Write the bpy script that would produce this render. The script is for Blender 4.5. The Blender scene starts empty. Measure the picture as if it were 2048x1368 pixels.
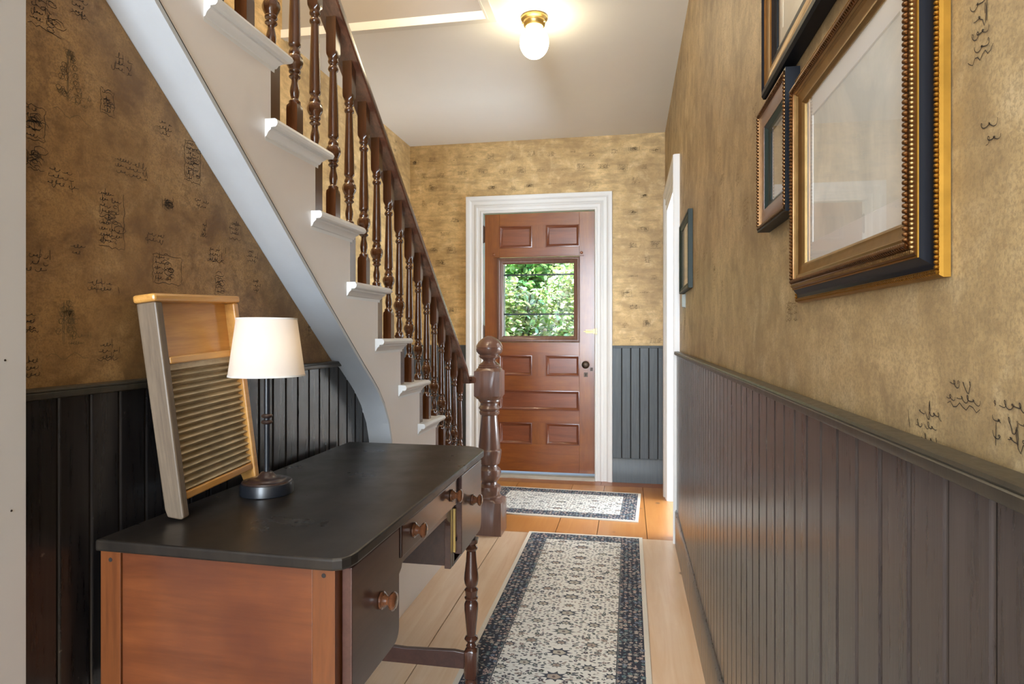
import bpy, bmesh, math, random
from mathutils import Vector, Matrix
PI = math.pi
S = bpy.context.scene
C = S.collection

# ------------------------------------------------------------------ camera
FPX, VX, VY, HC = 1265.0, 1257.5, 667.5, 1.1
cam_d = bpy.data.cameras.new('camera'); cam = bpy.data.objects.new('camera', cam_d); C.objects.link(cam)
cam.location = (0, 0, HC)
cam.rotation_euler = (PI/2, 0, math.atan((VX-1024)/FPX))
cam_d.sensor_fit = 'HORIZONTAL'; cam_d.sensor_width = 36; cam_d.lens = 36*FPX/2048
cam_d.shift_x = 0; cam_d.shift_y = (VY-684)/2048
cam_d.clip_start = 0.02; cam_d.clip_end = 200
S.camera = cam

# ------------------------------------------------------------------ light
S.view_settings.view_transform = 'Standard'; S.view_settings.look = 'None'
S.view_settings.gamma = 1; S.view_settings.use_curve_mapping = False
S.view_settings.exposure = 1.12
w = bpy.data.worlds.new('sky'); S.world = w; w.use_nodes = True
wn = w.node_tree; wn.nodes.clear()
sky = wn.nodes.new('ShaderNodeTexSky'); sky.sky_type = 'NISHITA'; sky.sun_disc = False
sky.sun_elevation = math.radians(50); sky.sun_rotation = math.radians(200)
wb = wn.nodes.new('ShaderNodeBackground'); wb.inputs[1].default_value = 0.55
wo = wn.nodes.new('ShaderNodeOutputWorld')
wn.links.new(sky.outputs[0], wb.inputs[0]); wn.links.new(wb.outputs[0], wo.inputs[0])
def light(name, kind, loc, rot, energy, color, size=1, size_y=None, spread=None):
    d = bpy.data.lights.new(name, kind); o = bpy.data.objects.new(name, d); C.objects.link(o)
    o.location = loc; o.rotation_euler = rot; d.energy = energy; d.color = color
    if kind == 'AREA':
        d.shape = 'RECTANGLE'; d.size = size; d.size_y = size_y or size
        if spread: d.spread = spread
    elif kind == 'POINT': d.shadow_soft_size = size
    elif kind == 'SUN': d.angle = size
    return o
light('sun', 'SUN', (0, 0, 8), (math.radians(16), math.radians(-46), 0), 9.5, (1, .95, .86), .02)
R = math.radians
# daylight of the windows of the room behind the camera, of the side room and of the upper landing; the left one is added fill
light('window_daylight_rear', 'AREA', (-.40, -2.85, 1.50), (R(90), 0, 0), 112, (.76, .88, 1.0), 1.15, 2.1)
light('added_fill_left', 'AREA', (-3.1, -1.5, 1.5), (R(90), 0, R(-90)), 75, (.76, .88, 1.0), 1.6, 1.8)  # added fill from the left rear, no window known there; brightens right wall
light('window_daylight_side', 'AREA', (1.95, 3.9, 1.25), (R(106), 0, R(90)), 100, (.80, .90, 1.0), 1.5, 1.6)
light('landing_lamp', 'POINT', (-1.25, 1.25, 3.6), (0, 0, 0), 45, (1, .80, .54), .12)
light('landing_daylight', 'AREA', (-1.15, 1.9, 4.7), (0, 0, 0), 14, (1, .93, .84), 0.9, 1.6)

# ------------------------------------------------------------------ mesh helpers
class MB:
    def __init__(s): s.v = []; s.f = []; s.m = []; s.c = []; s.mi = 0; s.col = None
    def add(s, vs, fs, mi=None):
        b = len(s.v); s.v += [tuple(p) for p in vs]
        for f in fs: s.f.append(tuple(b+i for i in f)); s.m.append(s.mi if mi is None else mi); s.c.append(s.col)
        return s
    def box(s, x0, x1, y0, y1, z0, z1, mi=None):
        v = [(x, y, z) for z in (z0, z1) for y in (y0, y1) for x in (x0, x1)]
        return s.add(v, [(0,2,3,1), (4,5,7,6), (0,1,5,4), (2,6,7,3), (0,4,6,2), (1,3,7,5)], mi)
    def prism(s, poly, axis, a, b, mi=None):
        # poly: 2D points in the other two axes (x: (y,z); y: (x,z); z: (x,y))
        def P(p, t):
            return (t, p[0], p[1]) if axis == 'x' else (p[0], t, p[1]) if axis == 'y' else (p[0], p[1], t)
        n = len(poly); v = [P(p, a) for p in poly] + [P(p, b) for p in poly]
        f = [(i, (i+1) % n, n+(i+1) % n, n+i) for i in range(n)] + [tuple(range(n)), tuple(range(2*n-1, n-1, -1))]
        return s.add(v, f, mi)
    def strip(s, prof, fn, a, b, mi=None):     # open profile extruded between a and b by fn(p0,p1,t)
        n = len(prof); v = [fn(p[0], p[1], a) for p in prof] + [fn(p[0], p[1], b) for p in prof]
        return s.add(v, [(i, i+1, n+i+1, n+i) for i in range(n-1)], mi)
    def turned(s, st, c=(0, 0, 0), n=16, axis='z', mi=None, sx=1, sy=1):
        # st: (t, radius, squareness q) q=0 round, 1 square, .5 octagon
        rings = []
        for t, r, q in st:
            ring = []
            for i in range(n):
                a = 2*PI*(i+.0)/n
                ca, sa = math.cos(a), math.sin(a)
                if q == 0: k = 1
                elif q == 1: k = 1/max(abs(ca), abs(sa))
                else:
                    aa = (a+PI/8) % (PI/4) - PI/8; k = 1/math.cos(aa)
                x, y = ca*r*k*sx, sa*r*k*sy
                if axis == 'z': p = (c[0]+x, c[1]+y, c[2]+t)
                elif axis == 'x': p = (c[0]+t, c[1]+x, c[2]+y)
                else: p = (c[0]+x, c[1]+t, c[2]+y)
                ring.append(p)
            rings.append(ring)
        v = [p for r_ in rings for p in r_]; f = []
        for k in range(len(rings)-1):
            for i in range(n):
                j = (i+1) % n; f.append((k*n+i, k*n+j, (k+1)*n+j, (k+1)*n+i))
        f.append(tuple(range(n-1, -1, -1))); f.append(tuple((len(rings)-1)*n+i for i in range(n)))
        return s.add(v, f, mi)
    def mould(s, prof, path, closed=False, frame=None, mi=None, cap=True):
        # planar mitred sweep. path: 2D points, prof: (offset to the left of travel, height); frame(a,b,h)->xyz
        n = len(path); rings = []
        for i in range(n):
            p = Vector(path[i])
            pr = Vector(path[i-1]) if (closed or i > 0) else None
            nx = Vector(path[(i+1) % n]) if (closed or i < n-1) else None
            d1 = (p-pr).normalized() if pr is not None else None; d2 = (nx-p).normalized() if nx is not None else None
            if d1 is None: d1 = d2
            if d2 is None: d2 = d1
            n1 = Vector((-d1.y, d1.x)); n2 = Vector((-d2.y, d2.x)); m = (n1+n2); m = m/(m.dot(n1)) if m.length > 1e-6 else n1
            rings.append([frame(p.x+m.x*o, p.y+m.y*o, h) for o, h in prof])
        k = len(prof); v = [q for r_ in rings for q in r_]; f = []
        for i in range(n if closed else n-1):
            j = (i+1) % n
            for a in range(k):
                b = (a+1) % k; f.append((i*k+a, i*k+b, j*k+b, j*k+a))
        if not closed and cap: f += [tuple(range(k-1, -1, -1)), tuple((n-1)*k+a for a in range(k))]
        return s.add(v, f, mi)
    def tube(s, pts, r, n=8, mi=None):
        pts = [Vector(p) for p in pts]; rings = []
        for i, p in enumerate(pts):
            d = (pts[min(i+1, len(pts)-1)]-pts[max(i-1, 0)]).normalized()
            u = d.cross(Vector((0, 0, 1))); u = u.normalized() if u.length > 1e-4 else Vector((1, 0, 0)); w_ = d.cross(u)
            rr = r[i] if isinstance(r, (list, tuple)) else r
            rings.append([p+u*rr*math.cos(2*PI*k/n)+w_*rr*math.sin(2*PI*k/n) for k in range(n)])
        v = [q for g in rings for q in g]; f = []
        for a in range(len(pts)-1):
            for k in range(n): j = (k+1) % n; f.append((a*n+k, a*n+j, (a+1)*n+j, (a+1)*n+k))
        f += [tuple(range(n-1, -1, -1)), tuple((len(pts)-1)*n+k for k in range(n))]
        return s.add(v, f, mi)
    def bead(s, c, rx, ry, rz, mi=None, tw=0):
        v = []; f = []; n = 6
        for j, (ct, st) in enumerate(((.75, .66), (0, 1), (-.75, .66))):
            for i in range(n):
                a = 2*PI*i/n; v.append((c[0]+rx*ct, c[1]+ry*st*math.cos(a)+tw*ct, c[2]+rz*st*math.sin(a)))
        v += [(c[0]+rx, c[1], c[2]), (c[0]-rx, c[1], c[2])]
        for i in range(n):
            j = (i+1) % n
            f += [(i, j, n+j, n+i), (n+i, n+j, 2*n+j, 2*n+i), (18, j, i), (19, 2*n+i, 2*n+j)]
        return s.add(v, f, mi)
    def build(s, name, mats, parent=None, smooth=None, bevel=0, kind=None, origin=None):
        me = bpy.data.meshes.new(name)
        off = Vector(origin) if origin is not None else (Vector(parent['_w']) if parent is not None and '_w' in parent else Vector((0, 0, 0)))
        me.from_pydata([tuple(Vector(p)-off) for p in s.v], [], s.f)
        if not isinstance(mats, (list, tuple)): mats = [mats]
        for m_ in mats: me.materials.append(m_)
        for p, k in zip(me.polygons, s.m): p.material_index = k
        if any(c is not None for c in s.c):
            ca = me.color_attributes.new('tone', 'FLOAT_COLOR', 'CORNER')
            for p, c in zip(me.polygons, s.c):
                c = c if c is not None else (.5, .5, .5)
                for li in p.loop_indices: ca.data[li].color = (c[0], c[1], c[2], 1)
        bm = bmesh.new(); bm.from_mesh(me); bmesh.ops.recalc_face_normals(bm, faces=bm.faces); bm.to_mesh(me); bm.free()
        if smooth is not None:
            me.shade_smooth(); me.set_sharp_from_angle(angle=math.radians(smooth))
        o = bpy.data.objects.new(name, me); C.objects.link(o)
        if bevel:
            b = o.modifiers.new('bevel', 'BEVEL'); b.width = bevel; b.segments = 2; b.limit_method = 'ANGLE'; b.angle_limit = R(40)
        if parent is not None:
            o.parent = parent; o['_w'] = list(off)
            if origin is not None:
                o.location = off - Vector(parent['_w'])
        else:
            o['_w'] = list(off); o.location = off
        if kind: o['kind'] = kind
        return o
def thing(name, loc, label=None, cat=None, group=None, kind=None):
    o = bpy.data.objects.new(name, None); C.objects.link(o); o.location = loc; o['_w'] = list(loc)
    o.empty_display_size = .05
    return tag(o, label, cat, group, kind)
def tag(o, label=None, cat=None, group=None, kind=None):
    if label: o['label'] = label
    if cat: o['category'] = cat
    if group: o['group'] = group
    if kind: o['kind'] = kind
    return o

# ------------------------------------------------------------------ materials
class NT:
    def __init__(s, name):
        s.mat = bpy.data.materials.new(name); s.mat.use_nodes = True; s.t = s.mat.node_tree; s.t.nodes.clear()
        s.out = s.n('ShaderNodeOutputMaterial'); s.b = s.n('ShaderNodeBsdfPrincipled'); s.l(s.b.outputs[0], s.out.inputs[0])
    def n(s, t, **k):
        x = s.t.nodes.new(t)
        for a, v in k.items(): setattr(x, a, v)
        return x
    def l(s, a, b): s.t.links.new(a, b)
    def co(s, scale=(1, 1, 1), kind='Object'):
        tc = s.n('ShaderNodeTexCoord'); mp = s.n('ShaderNodeMapping'); mp.inputs['Scale'].default_value = scale
        s.l(tc.outputs[kind], mp.inputs[0]); return mp.outputs[0]
    def noise(s, vec, scale, detail=4, rough=.6, dist=0):
        x = s.n('ShaderNodeTexNoise'); s.l(vec, x.inputs['Vector']); x.inputs['Scale'].default_value = scale
        x.inputs['Detail'].default_value = detail; x.inputs['Roughness'].default_value = rough; x.inputs['Distortion'].default_value = dist
        return x.outputs['Fac']
    def ramp(s, fac, stops):
        x = s.n('ShaderNodeValToRGB'); s.l(fac, x.inputs[0]); e = x.color_ramp.elements
        while len(e) < len(stops): e.new(.5)
        for k, (p, c) in enumerate(stops): e[k].position = p; e[k].color = (c[0], c[1], c[2], 1) if isinstance(c, (tuple, list)) else (c, c, c, 1)
        return x.outputs[0]
    def mix(s, f, a, b, mode='MIX'):
        x = s.n('ShaderNodeMix', data_type='RGBA', blend_type=mode)
        for i, v in ((0, f), (6, a), (7, b)):
            if isinstance(v, (int, float)): x.inputs[i].default_value = v
            elif isinstance(v, (tuple, list)): x.inputs[i].default_value = (v[0], v[1], v[2], 1)
            else: s.l(v, x.inputs[i])
        return x.outputs[2]
    def bump(s, h, strength=.2, dist=.002, chain=None):
        x = s.n('ShaderNodeBump'); x.inputs['Strength'].default_value = strength; x.inputs['Distance'].default_value = dist
        s.l(h, x.inputs['Height'])
        s.l(x.outputs[0], s.b.inputs['Normal']); return x
    def set(s, color=None, rough=None, metal=None, coat=None, spec=None, coat_r=None):
        for k, v in (('Base Color', color), ('Roughness', rough), ('Metallic', metal), ('Coat Weight', coat), ('Specular IOR Level', spec), ('Coat Roughness', coat_r)):
            if v is None: continue
            i = s.b.inputs[k]
            if isinstance(v, (int, float)): i.default_value = v
            elif isinstance(v, (tuple, list)): i.default_value = (v[0], v[1], v[2], 1)
            else: s.l(v, i)
        return s.mat

def paint(name, col, rough=.45, var=.06, bump=.15, scale=6, coat=0, spec=.5):
    m = NT(name); v = m.co(); f = m.noise(v, scale, 5)
    c = m.mix(f, tuple(x*(1-var) for x in col), tuple(min(1, x*(1+var)) for x in col))
    if bump: m.bump(m.noise(v, 90, 3), bump, .001)
    return m.set(c, rough, coat=coat, spec=spec)
def wood(name, dark, light_, axis='z', sc=1.0, rough=.35, coat=.3, bump=.1, blotch=.35, red=None):
    m = NT(name); k = {'x': (.8, 9, 9), 'y': (9, .8, 9), 'z': (9, 9, .8)}[axis]
    v = m.co(tuple(a*sc for a in k)); g = m.noise(v, 3.2, 7, .62, 1.2)
    fine = m.noise(m.co(tuple(a*sc*3 for a in k)), 6, 4, .7)
    b = m.noise(m.co(), 5, 3)
    c = m.ramp(g, [(.28, dark), (.72, light_)])
    c = m.mix(.35, c, m.ramp(fine, [(.3, dark), (.75, light_)]))
    if red is not None: c = m.mix(m.ramp(b, [(.35, 0), (.7, blotch)]), c, red)
    if bump: m.bump(fine, bump, .0006)
    return m.set(c, rough, coat=coat, coat_r=.15)

def mat_wallpaper(name, tint=(1, 1, 1), streak='z', streak_amt=.3, fine=1.0, con=1.0):
    m = NT(name); v = m.co()
    big = m.noise(v, 2.6, 6, .6, .3); mid = m.noise(v, 11, 6, .65, .4)
    st = m.noise(m.co((7, 7, 30) if streak == 'h' else (30, 30, 6)), 1, 4, .6)
    T = lambda c: tuple(a*b for a, b in zip(c, tint))
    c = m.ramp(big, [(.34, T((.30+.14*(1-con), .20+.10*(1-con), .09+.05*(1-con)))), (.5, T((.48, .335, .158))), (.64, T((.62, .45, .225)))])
    c = m.mix(m.ramp(mid, [(.32, .85*con), (.50, 0)]), c, T((.23, .145, .068)))
    c = m.mix(m.ramp(mid, [(.52, 0), (.70, .6)]), c, T((.70, .55, .32)))
    sm = m.noise(m.co((1, 1, 1.6)), 34, 5, .7)
    c = m.mix(m.ramp(sm, [(.36, .55*con), (.48, 0)]), c, T((.25, .165, .08)))
    c = m.mix(m.ramp(st, [(.35, streak_amt), (.55, 0)]), c, T((.27, .18, .085)))
    weave = m.noise(m.co((1, 1, 1)), 300, 3, .7)
    c = m.mix(m.ramp(weave, [(.38, .50*fine), (.56, 0)]), c, T((.22, .15, .08)))
    bb = m.n('ShaderNodeBump'); bb.inputs['Strength'].default_value = .35; bb.inputs['Distance'].default_value = .0012
    m.l(weave, bb.inputs['Height']); m.l(bb.outputs[0], m.b.inputs['Normal'])
    return m.set(c, .5, metal=.12)
M = {}
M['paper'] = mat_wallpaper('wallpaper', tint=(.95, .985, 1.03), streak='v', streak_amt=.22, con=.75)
M['paper_left'] = mat_wallpaper('wallpaper_under_stair', tint=(.76, .62, .49), streak='h', streak_amt=.2, con=1.15)  # same paper as the other walls; shade under the stair put into its tint
M['paper_back'] = mat_wallpaper('wallpaper_end', tint=(1.32, 1.30, 1.22), streak='h', streak_amt=.55, fine=.5, con=.45)  # same paper, with the end wall's brighter light put into its tint
M['ink'] = paint('wallpaper_ink', (.045, .03, .017), .8, .2, 0)
M['ink_soft'] = paint('wallpaper_soft_ink', (.17, .115, .055), .8, .2, 0)
M['white'] = paint('white_gloss_paint', (.75, .75, .74), .35, .03, .08)
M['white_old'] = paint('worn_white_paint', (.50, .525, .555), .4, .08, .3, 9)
M['casing_near'] = paint('greige_casing_paint', (.50, .475, .45), .5, .04, .1)
M['beige'] = paint('stair_side_paint', (.76, .70, .655), .38, .04, .12)
M['ceil'] = paint('ceiling_paint', (.85, .855, .85), .6, .02, .1)
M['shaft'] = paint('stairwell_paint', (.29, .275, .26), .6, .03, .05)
def mat_board(name, col, col2, rough=.3, coat=.25):
    m = NT(name); g = m.noise(m.co((30, 30, 1.6)), 2.5, 6, .65)
    fl = m.noise(m.co(), 38, 3, .7)
    c = m.ramp(g, [(.3, col), (.72, col2)])
    c = m.mix(m.ramp(fl, [(.70, 0), (.76, .35)]), c, (.30, .25, .21))
    m.bump(g, .3, .0008)
    return m.set(c, m.ramp(g, [(.3, rough), (.7, rough+.12)]), coat=coat, coat_r=.25)
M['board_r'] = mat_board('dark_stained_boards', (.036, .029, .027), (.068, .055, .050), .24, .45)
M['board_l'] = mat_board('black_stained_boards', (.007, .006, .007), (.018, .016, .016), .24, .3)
M['board_b'] = mat_board('slate_painted_boards', (.055, .066, .076), (.095, .112, .124), .45, .1)
M['rail_r'] = mat_board('dark_rail_wood', (.018, .016, .012), (.046, .038, .026), .34, .2)
M['baluster'] = wood('baluster_wood', (.030, .010, .004), (.125, .042, .012), 'z', 1.0, .22, .6, .06)
M['newel'] = wood('newel_wood', (.080, .036, .024), (.165, .080, .054), 'z', 1.0, .28, .45, .08)
M['handrail'] = wood('handrail_wood', (.040, .015, .009), (.15, .058, .032), 'y', 1.0, .25, .5, .06)
M['desk'] = wood('desk_front_wood', (.042, .017, .013), (.088, .038, .029), 'y', 1.0, .28, .4, .08)
M['desk_side'] = wood('desk_side_veneer', (.070, .019, .007), (.195, .057, .017), 'x', .6, .33, .3, .05, .7, (.070, .018, .010))
M['desk_post'] = wood('desk_post_wood', (.075, .021, .007), (.185, .058, .016), 'z', .8, .33, .3, .06)
M['desk_leg'] = wood('desk_leg_wood', (.045, .015, .010), (.12, .045, .024), 'z', 1.0, .22, .6, .06)
def mat_desktop():
    m = NT('black_desk_top'); v = m.co()
    f = m.noise(m.co((12, 1.5, 3)), 3, 5); sp = m.noise(v, 75, 2, .8)
    c = m.ramp(f, [(.3, (.010, .008, .007)), (.75, (.026, .020, .015))])
    c = m.mix(m.ramp(sp, [(.74, 0), (.78, .5)]), c, (.20, .14, .09))
    m.bump(f, .1, .0005)
    return m.set(c, m.ramp(m.noise(v, 7, 4), [(.3, .26), (.7, .38)]), coat=.05, coat_r=.2, spec=.42)
M['desktop'] = mat_desktop()
M['door'] = wood('door_wood', (.155, .043, .011), (.36, .125, .025), 'z', .45, .30, .4, .08, .6, (.17, .042, .014))
M['door_rail'] = wood('door_rail_wood', (.155, .042, .011), (.36, .122, .024), 'x', .45, .30, .4, .08, .6, (.19, .046, .015))
M['door_dark'] = wood('door_panel_wood', (.14, .036, .014), (.28, .085, .032), 'x', .5, .32, .35, .08)
M['mould_dark'] = wood('door_moulding_wood', (.12, .032, .014), (.22, .065, .028), 'x', .8, .3, .4, .05)
def metal(name, col, rough=.3, var=.2):
    m = NT(name); f = m.noise(m.co(), 40, 3)
    return m.set(m.mix(f, tuple(a*(1-var) for a in col), col), rough, metal=1)
M['brass'] = metal('brass', (.58, .41, .15), .35)
M['iron'] = metal('aged_iron', (.10, .075, .06), .45)
M['steel'] = paint('pale_bracket_paint', (.34, .38, .35), .45, .1, 0)
M['gold'] = metal('gilt', (.42, .215, .035), .40, .5)
M['gold_dull'] = metal('dull_gilt', (.42, .27, .11), .42, .5)
M['bronze'] = metal('bronze_rope', (.30, .16, .07), .32, .55)
M['black_frame'] = paint('black_frame_lacquer', (.006, .007, .010), .42, .2, .05, 8, 0, .18)
M['green_frame'] = paint('dark_green_frame_lacquer', (.020, .030, .024), .45, .2, .05, 8, 0, .25)
M['frame_wood'] = wood('frame_wood', (.085, .035, .022), (.20, .10, .065), 'y', 1, .35, .3)
M['lamp_black'] = paint('lamp_blackened_bronze', (.010, .011, .014), .33, .2, .03, 8, .1)
M['lamp_bronze'] = paint('lamp_rubbed_bronze', (.030, .016, .013), .28, .12, .03, 30, .3)
M['mat_board_paper'] = paint('picture_mount', (.76, .74, .72), .8, .03, 0)
M['knob'] = wood('knob_wood', (.07, .022, .010), (.20, .075, .030), 'x', 1, .15, .8, 0)
def mat_shade():
    m = NT('linen_shade'); v = m.co((1, 1, 1)); f = m.noise(v, 260, 2)
    m.set((.86, .80, .74), .8)
    tr = m.n('ShaderNodeBsdfTranslucent'); tr.inputs[0].default_value = (.95, .83, .70, 1)
    mx = m.n('ShaderNodeMixShader'); mx.inputs[0].default_value = .42
    m.l(m.b.outputs[0], mx.inputs[1]); m.l(tr.outputs[0], mx.inputs[2]); m.l(mx.outputs[0], m.out.inputs[0])
    m.bump(f, .2, .0004); return m.mat
M['shade'] = mat_shade()
def mat_glass(name, tint=(1, 1, 1), rough=.01, ior=1.5, add=0.0):
    m = NT(name); m.t.nodes.remove(m.b)
    g = m.n('ShaderNodeBsdfGlossy'); g.inputs['Roughness'].default_value = rough
    t = m.n('ShaderNodeBsdfTransparent'); t.inputs[0].default_value = (*tint, 1)
    fr = m.n('ShaderNodeFresnel'); fr.inputs[0].default_value = ior
    gm = m.n('ShaderNodeNewGeometry'); mr = m.n('ShaderNodeMapRange'); mr.inputs['To Min'].default_value = ior; mr.inputs['To Max'].default_value = 1/ior
    m.l(gm.outputs['Backfacing'], mr.inputs['Value']); m.l(mr.outputs[0], fr.inputs[0])
    ad = m.n('ShaderNodeMath', operation='ADD'); ad.inputs[1].default_value = add; m.l(fr.outputs[0], ad.inputs[0])
    mx = m.n('ShaderNodeMixShader'); m.l(ad.outputs[0], mx.inputs[0]); m.l(t.outputs[0], mx.inputs[1]); m.l(g.outputs[0], mx.inputs[2])
    m.l(mx.outputs[0], m.out.inputs[0]); return m.mat
M['glass'] = mat_glass('window_glass', (.93, .97, .95))
M['picture_glass'] = mat_glass('picture_glass', (.97, .98, .97), .012, 1.5, 0.02)
def mat_globe():
    m = NT('lit_opal_globe'); m.set((.9, .85, .7), .3)
    m.b.inputs['Emission Color'].default_value = (1, .84, .55, 1); m.b.inputs['Emission Strength'].default_value = 12
    return m.mat
M['globe'] = mat_globe()
def mat_bulb():
    m = NT('lit_bulb'); m.b.inputs['Emission Color'].default_value = (1, .78, .5, 1); m.b.inputs['Emission Strength'].default_value = 2.6
    return m.mat
M['bulb'] = mat_bulb()
def mat_tone(name, rough=.8, grain=None, coat=0, mul=1.0):
    m = NT(name); a = m.n('ShaderNodeAttribute'); a.attribute_name = 'tone'
    c = a.outputs['Color']
    if grain == 'pile':
        f = m.noise(m.co(), 500, 2); c = m.mix(m.ramp(f, [(.3, .18), (.55, 0)]), c, (.10, .09, .09)); m.bump(f, .4, .001)
    if grain == 'leaf':
        f = m.noise(m.co(), 3, 3); c = m.mix(m.ramp(f, [(.4, 0), (.7, .5)]), c, (.10, .22, .04))
    return m.set(c, rough, coat=coat)
M['rug'] = mat_tone('woven_rug_pile', .9, 'pile')
M['leaf'] = mat_tone('leaves', .45, None)
def mat_floor():
    m = NT('pine_floor_boards'); a = m.n('ShaderNodeAttribute'); a.attribute_name = 'tone'
    g = m.noise(m.co((16, 1.0, 1)), 1.6, 7, .6, 1.0); b = m.noise(m.co(), 2.2, 4)
    vo = m.n('ShaderNodeTexVoronoi'); m.l(m.co((1, .8, 1)), vo.inputs['Vector']); vo.inputs['Scale'].default_value = 4.6
    c = m.mix(m.ramp(g, [(.35, .55), (.65, 0)]), a.outputs['Color'], m.mix(1, a.outputs['Color'], (.80, .64, .48), 'MULTIPLY'))
    c = m.mix(m.ramp(b, [(.4, 0), (.7, .4)]), c, m.mix(1, a.outputs['Color'], (.86, .70, .50), 'MULTIPLY'))
    c = m.mix(m.ramp(vo.outputs['Distance'], [(.045, .8), (.085, 0)]), c, (.12, .06, .035))
    m.bump(g, .15, .0008)
    return m.set(c, .34, coat=.25, coat_r=.2)
M['floor'] = mat_floor()
M['wash_wood'] = wood('washboard_weathered_wood', (.075, .050, .032), (.20, .145, .095), 'z', 1.2, .55, .1, .2)
M['wash_gold'] = wood('washboard_honey_wood', (.38, .165, .034), (.66, .35, .090), 'x', 1.0, .4, .2, .1)
def mat_corr():
    m = NT('tarnished_corrugated_metal'); f = m.noise(m.co(), 16, 6, .7)
    g = m.noise(m.co((3, 30, 30)), 4, 5, .7)
    c = m.ramp(f, [(.3, (.26, .20, .12)), (.7, (.50, .39, .24))]); c = m.mix(m.ramp(g, [(.4, 0), (.7, .5)]), c, (.60, .50, .34))
    return m.set(c, .45, metal=.15)
M['corr'] = mat_corr()
M['groove'] = paint('dark_gap', (.012, .008, .006), .8, .1, 0)
M['ground'] = paint('lawn', (.10, .19, .05), .9, .3, 0, 4)
M['bark'] = paint('bark', (.10, .07, .05), .9, .3, .3, 12)

# ------------------------------------------------------------------ measures
XR, XRB = .262, .246            # right wallpaper plane, right board plane
XL, XLB = -.965, -.955          # left wallpaper plane (under the stair), boards
XS = -1.70                      # wall on the far side of the stair
YB = 4.772                      # end wall
CEIL = 2.58
RISE, RUN, Y1, NT_ = .1804, .2265, 3.519, 15
NOSE_X, STR_X = -.8375, -.871

# ------------------------------------------------------------------ scribbles printed on the paper
def scrawl(rng, cx, cz, w_, h_, kind):
    L = []
    def cursive(x0, x1, z, a):
        x = x0
        while x < x1:
            wl = a*rng.uniform(1.2, 4.5); pts = []; ph = rng.random()*6; wv_ = 2*PI/(a*rng.uniform(.6, 1.1)); t = 0
            tall = rng.random() < .35; tt = rng.uniform(0, wl)
            while t < wl and x+t < x1:
                e_ = (.22+.16*math.sin(t*330+ph*3))*(1+(1.6 if tall and abs(t-tt) < a*.35 else 0))
                pts.append((x+t+a*.30*math.sin(wv_*t*1.0+ph+1.2), z+a*e_*math.sin(wv_*t+ph)+a*.12*math.sin(t*77)))
                t += a*.085
            if len(pts) > 3: L.append(pts)
            if rng.random() < .35:
                q = x+wl*rng.random(); k_ = rng.uniform(-.4, .4); L.append([(q, z-a*rng.uniform(.3, 1.0)), (q+a*k_*.4, z), (q+a*k_, z+a*rng.uniform(.7, 1.4))])
            x += wl+a*rng.uniform(.3, .9)
    x0, x1, z0, z1 = cx-w_/2, cx+w_/2, cz-h_/2, cz+h_/2
    if kind in ('block', 'figure'):
        o = []; n = 9
        for k in range(4):
            a, b = [((x0, z0), (x1, z0)), ((x1, z0), (x1, z1)), ((x1, z1), (x0, z1)), ((x0, z1), (x0, z0))][k]
            if rng.random() < .25: continue
            L.append([(a[0]+(b[0]-a[0])*i/n+rng.uniform(-1, 1)*.0025, a[1]+(b[1]-a[1])*i/n+rng.uniform(-1, 1)*.0025) for i in range(n+1)])
        for k in range(10):
            px_, pz_ = rng.gauss(cx+w_*.12, w_*.14), rng.gauss(cz, h_*.22); r_ = rng.uniform(.004, .012)
            L.append([(px_+r_*math.cos(t*.9)*(1+t*.06), pz_+r_*.7*math.sin(t*.9)) for t in range(rng.randint(4, 9))])
        for k in range(max(2, int(h_/.011))): cursive(x0+.004, x0+w_*rng.uniform(.3, .95), z1-.006-k*.011, .0075)
    elif kind == 'tree':
        L.append([(cx-.006+rng.uniform(-1, 1)*.001, z0+h_*.2+h_*.75*i/9) for i in range(10)])
        L.append([(cx-.004, z0+h_*.2+h_*.75*i/9) for i in range(10)])
        for k in range(16):
            t = rng.uniform(.25, .95); s_ = rng.choice((-1, 1)); r_ = w_*.45*(1.15-t)
            L.append([(cx+s_*r_*i/6, z0+h_*t+.006*math.sin(i*1.7+k)) for i in range(7)])
            q = (cx+s_*r_*rng.uniform(.2, 1), z0+h_*t); L.append([(q[0]+.006*math.cos(i), q[1]+.005*math.sin(i)) for i in range(7)])
        L.append([(x0+w_*1.1*i/9, z0+.006*math.sin(i*1.3)) for i in range(10)])
        cursive(cx+.01, x1+.01, z0+h_*.35, .008); cursive(cx+.005, x1, z0+h_*.22, .008)
    else:
        n = max(1, int(round(h_/.0115)))
        for k in range(n): cursive(x0+rng.uniform(0, .012), x1-rng.uniform(0, w_*.3), z1-.006-k*.0115, .0095)
        if rng.random() < .5: L.append([(x0+w_*i/10, z0-.003+.0025*math.sin(i*1.9+cx*50)) for i in range(11)])
    return L
def ink(mb, lines, fn, width, mi):
    for ln in lines:
        v = []; n = len(ln)
        for i, p in enumerate(ln):
            a = Vector(ln[max(i-1, 0)]); b = Vector(ln[min(i+1, n-1)]); d = b-a
            if d.length < 1e-7: d = Vector((1, 0))
            d.normalize(); nn = Vector((-d.y, d.x))*width*.5*(.55+.45*math.sin(PI*(i+.5)/n))
            v.append(fn(p[0]+nn.x, p[1]+nn.y)); v.append(fn(p[0]-nn.x, p[1]-nn.y))
        mb.add(v, [(2*i, 2*i+1, 2*i+3, 2*i+2) for i in range(n-1)], mi)

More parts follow.
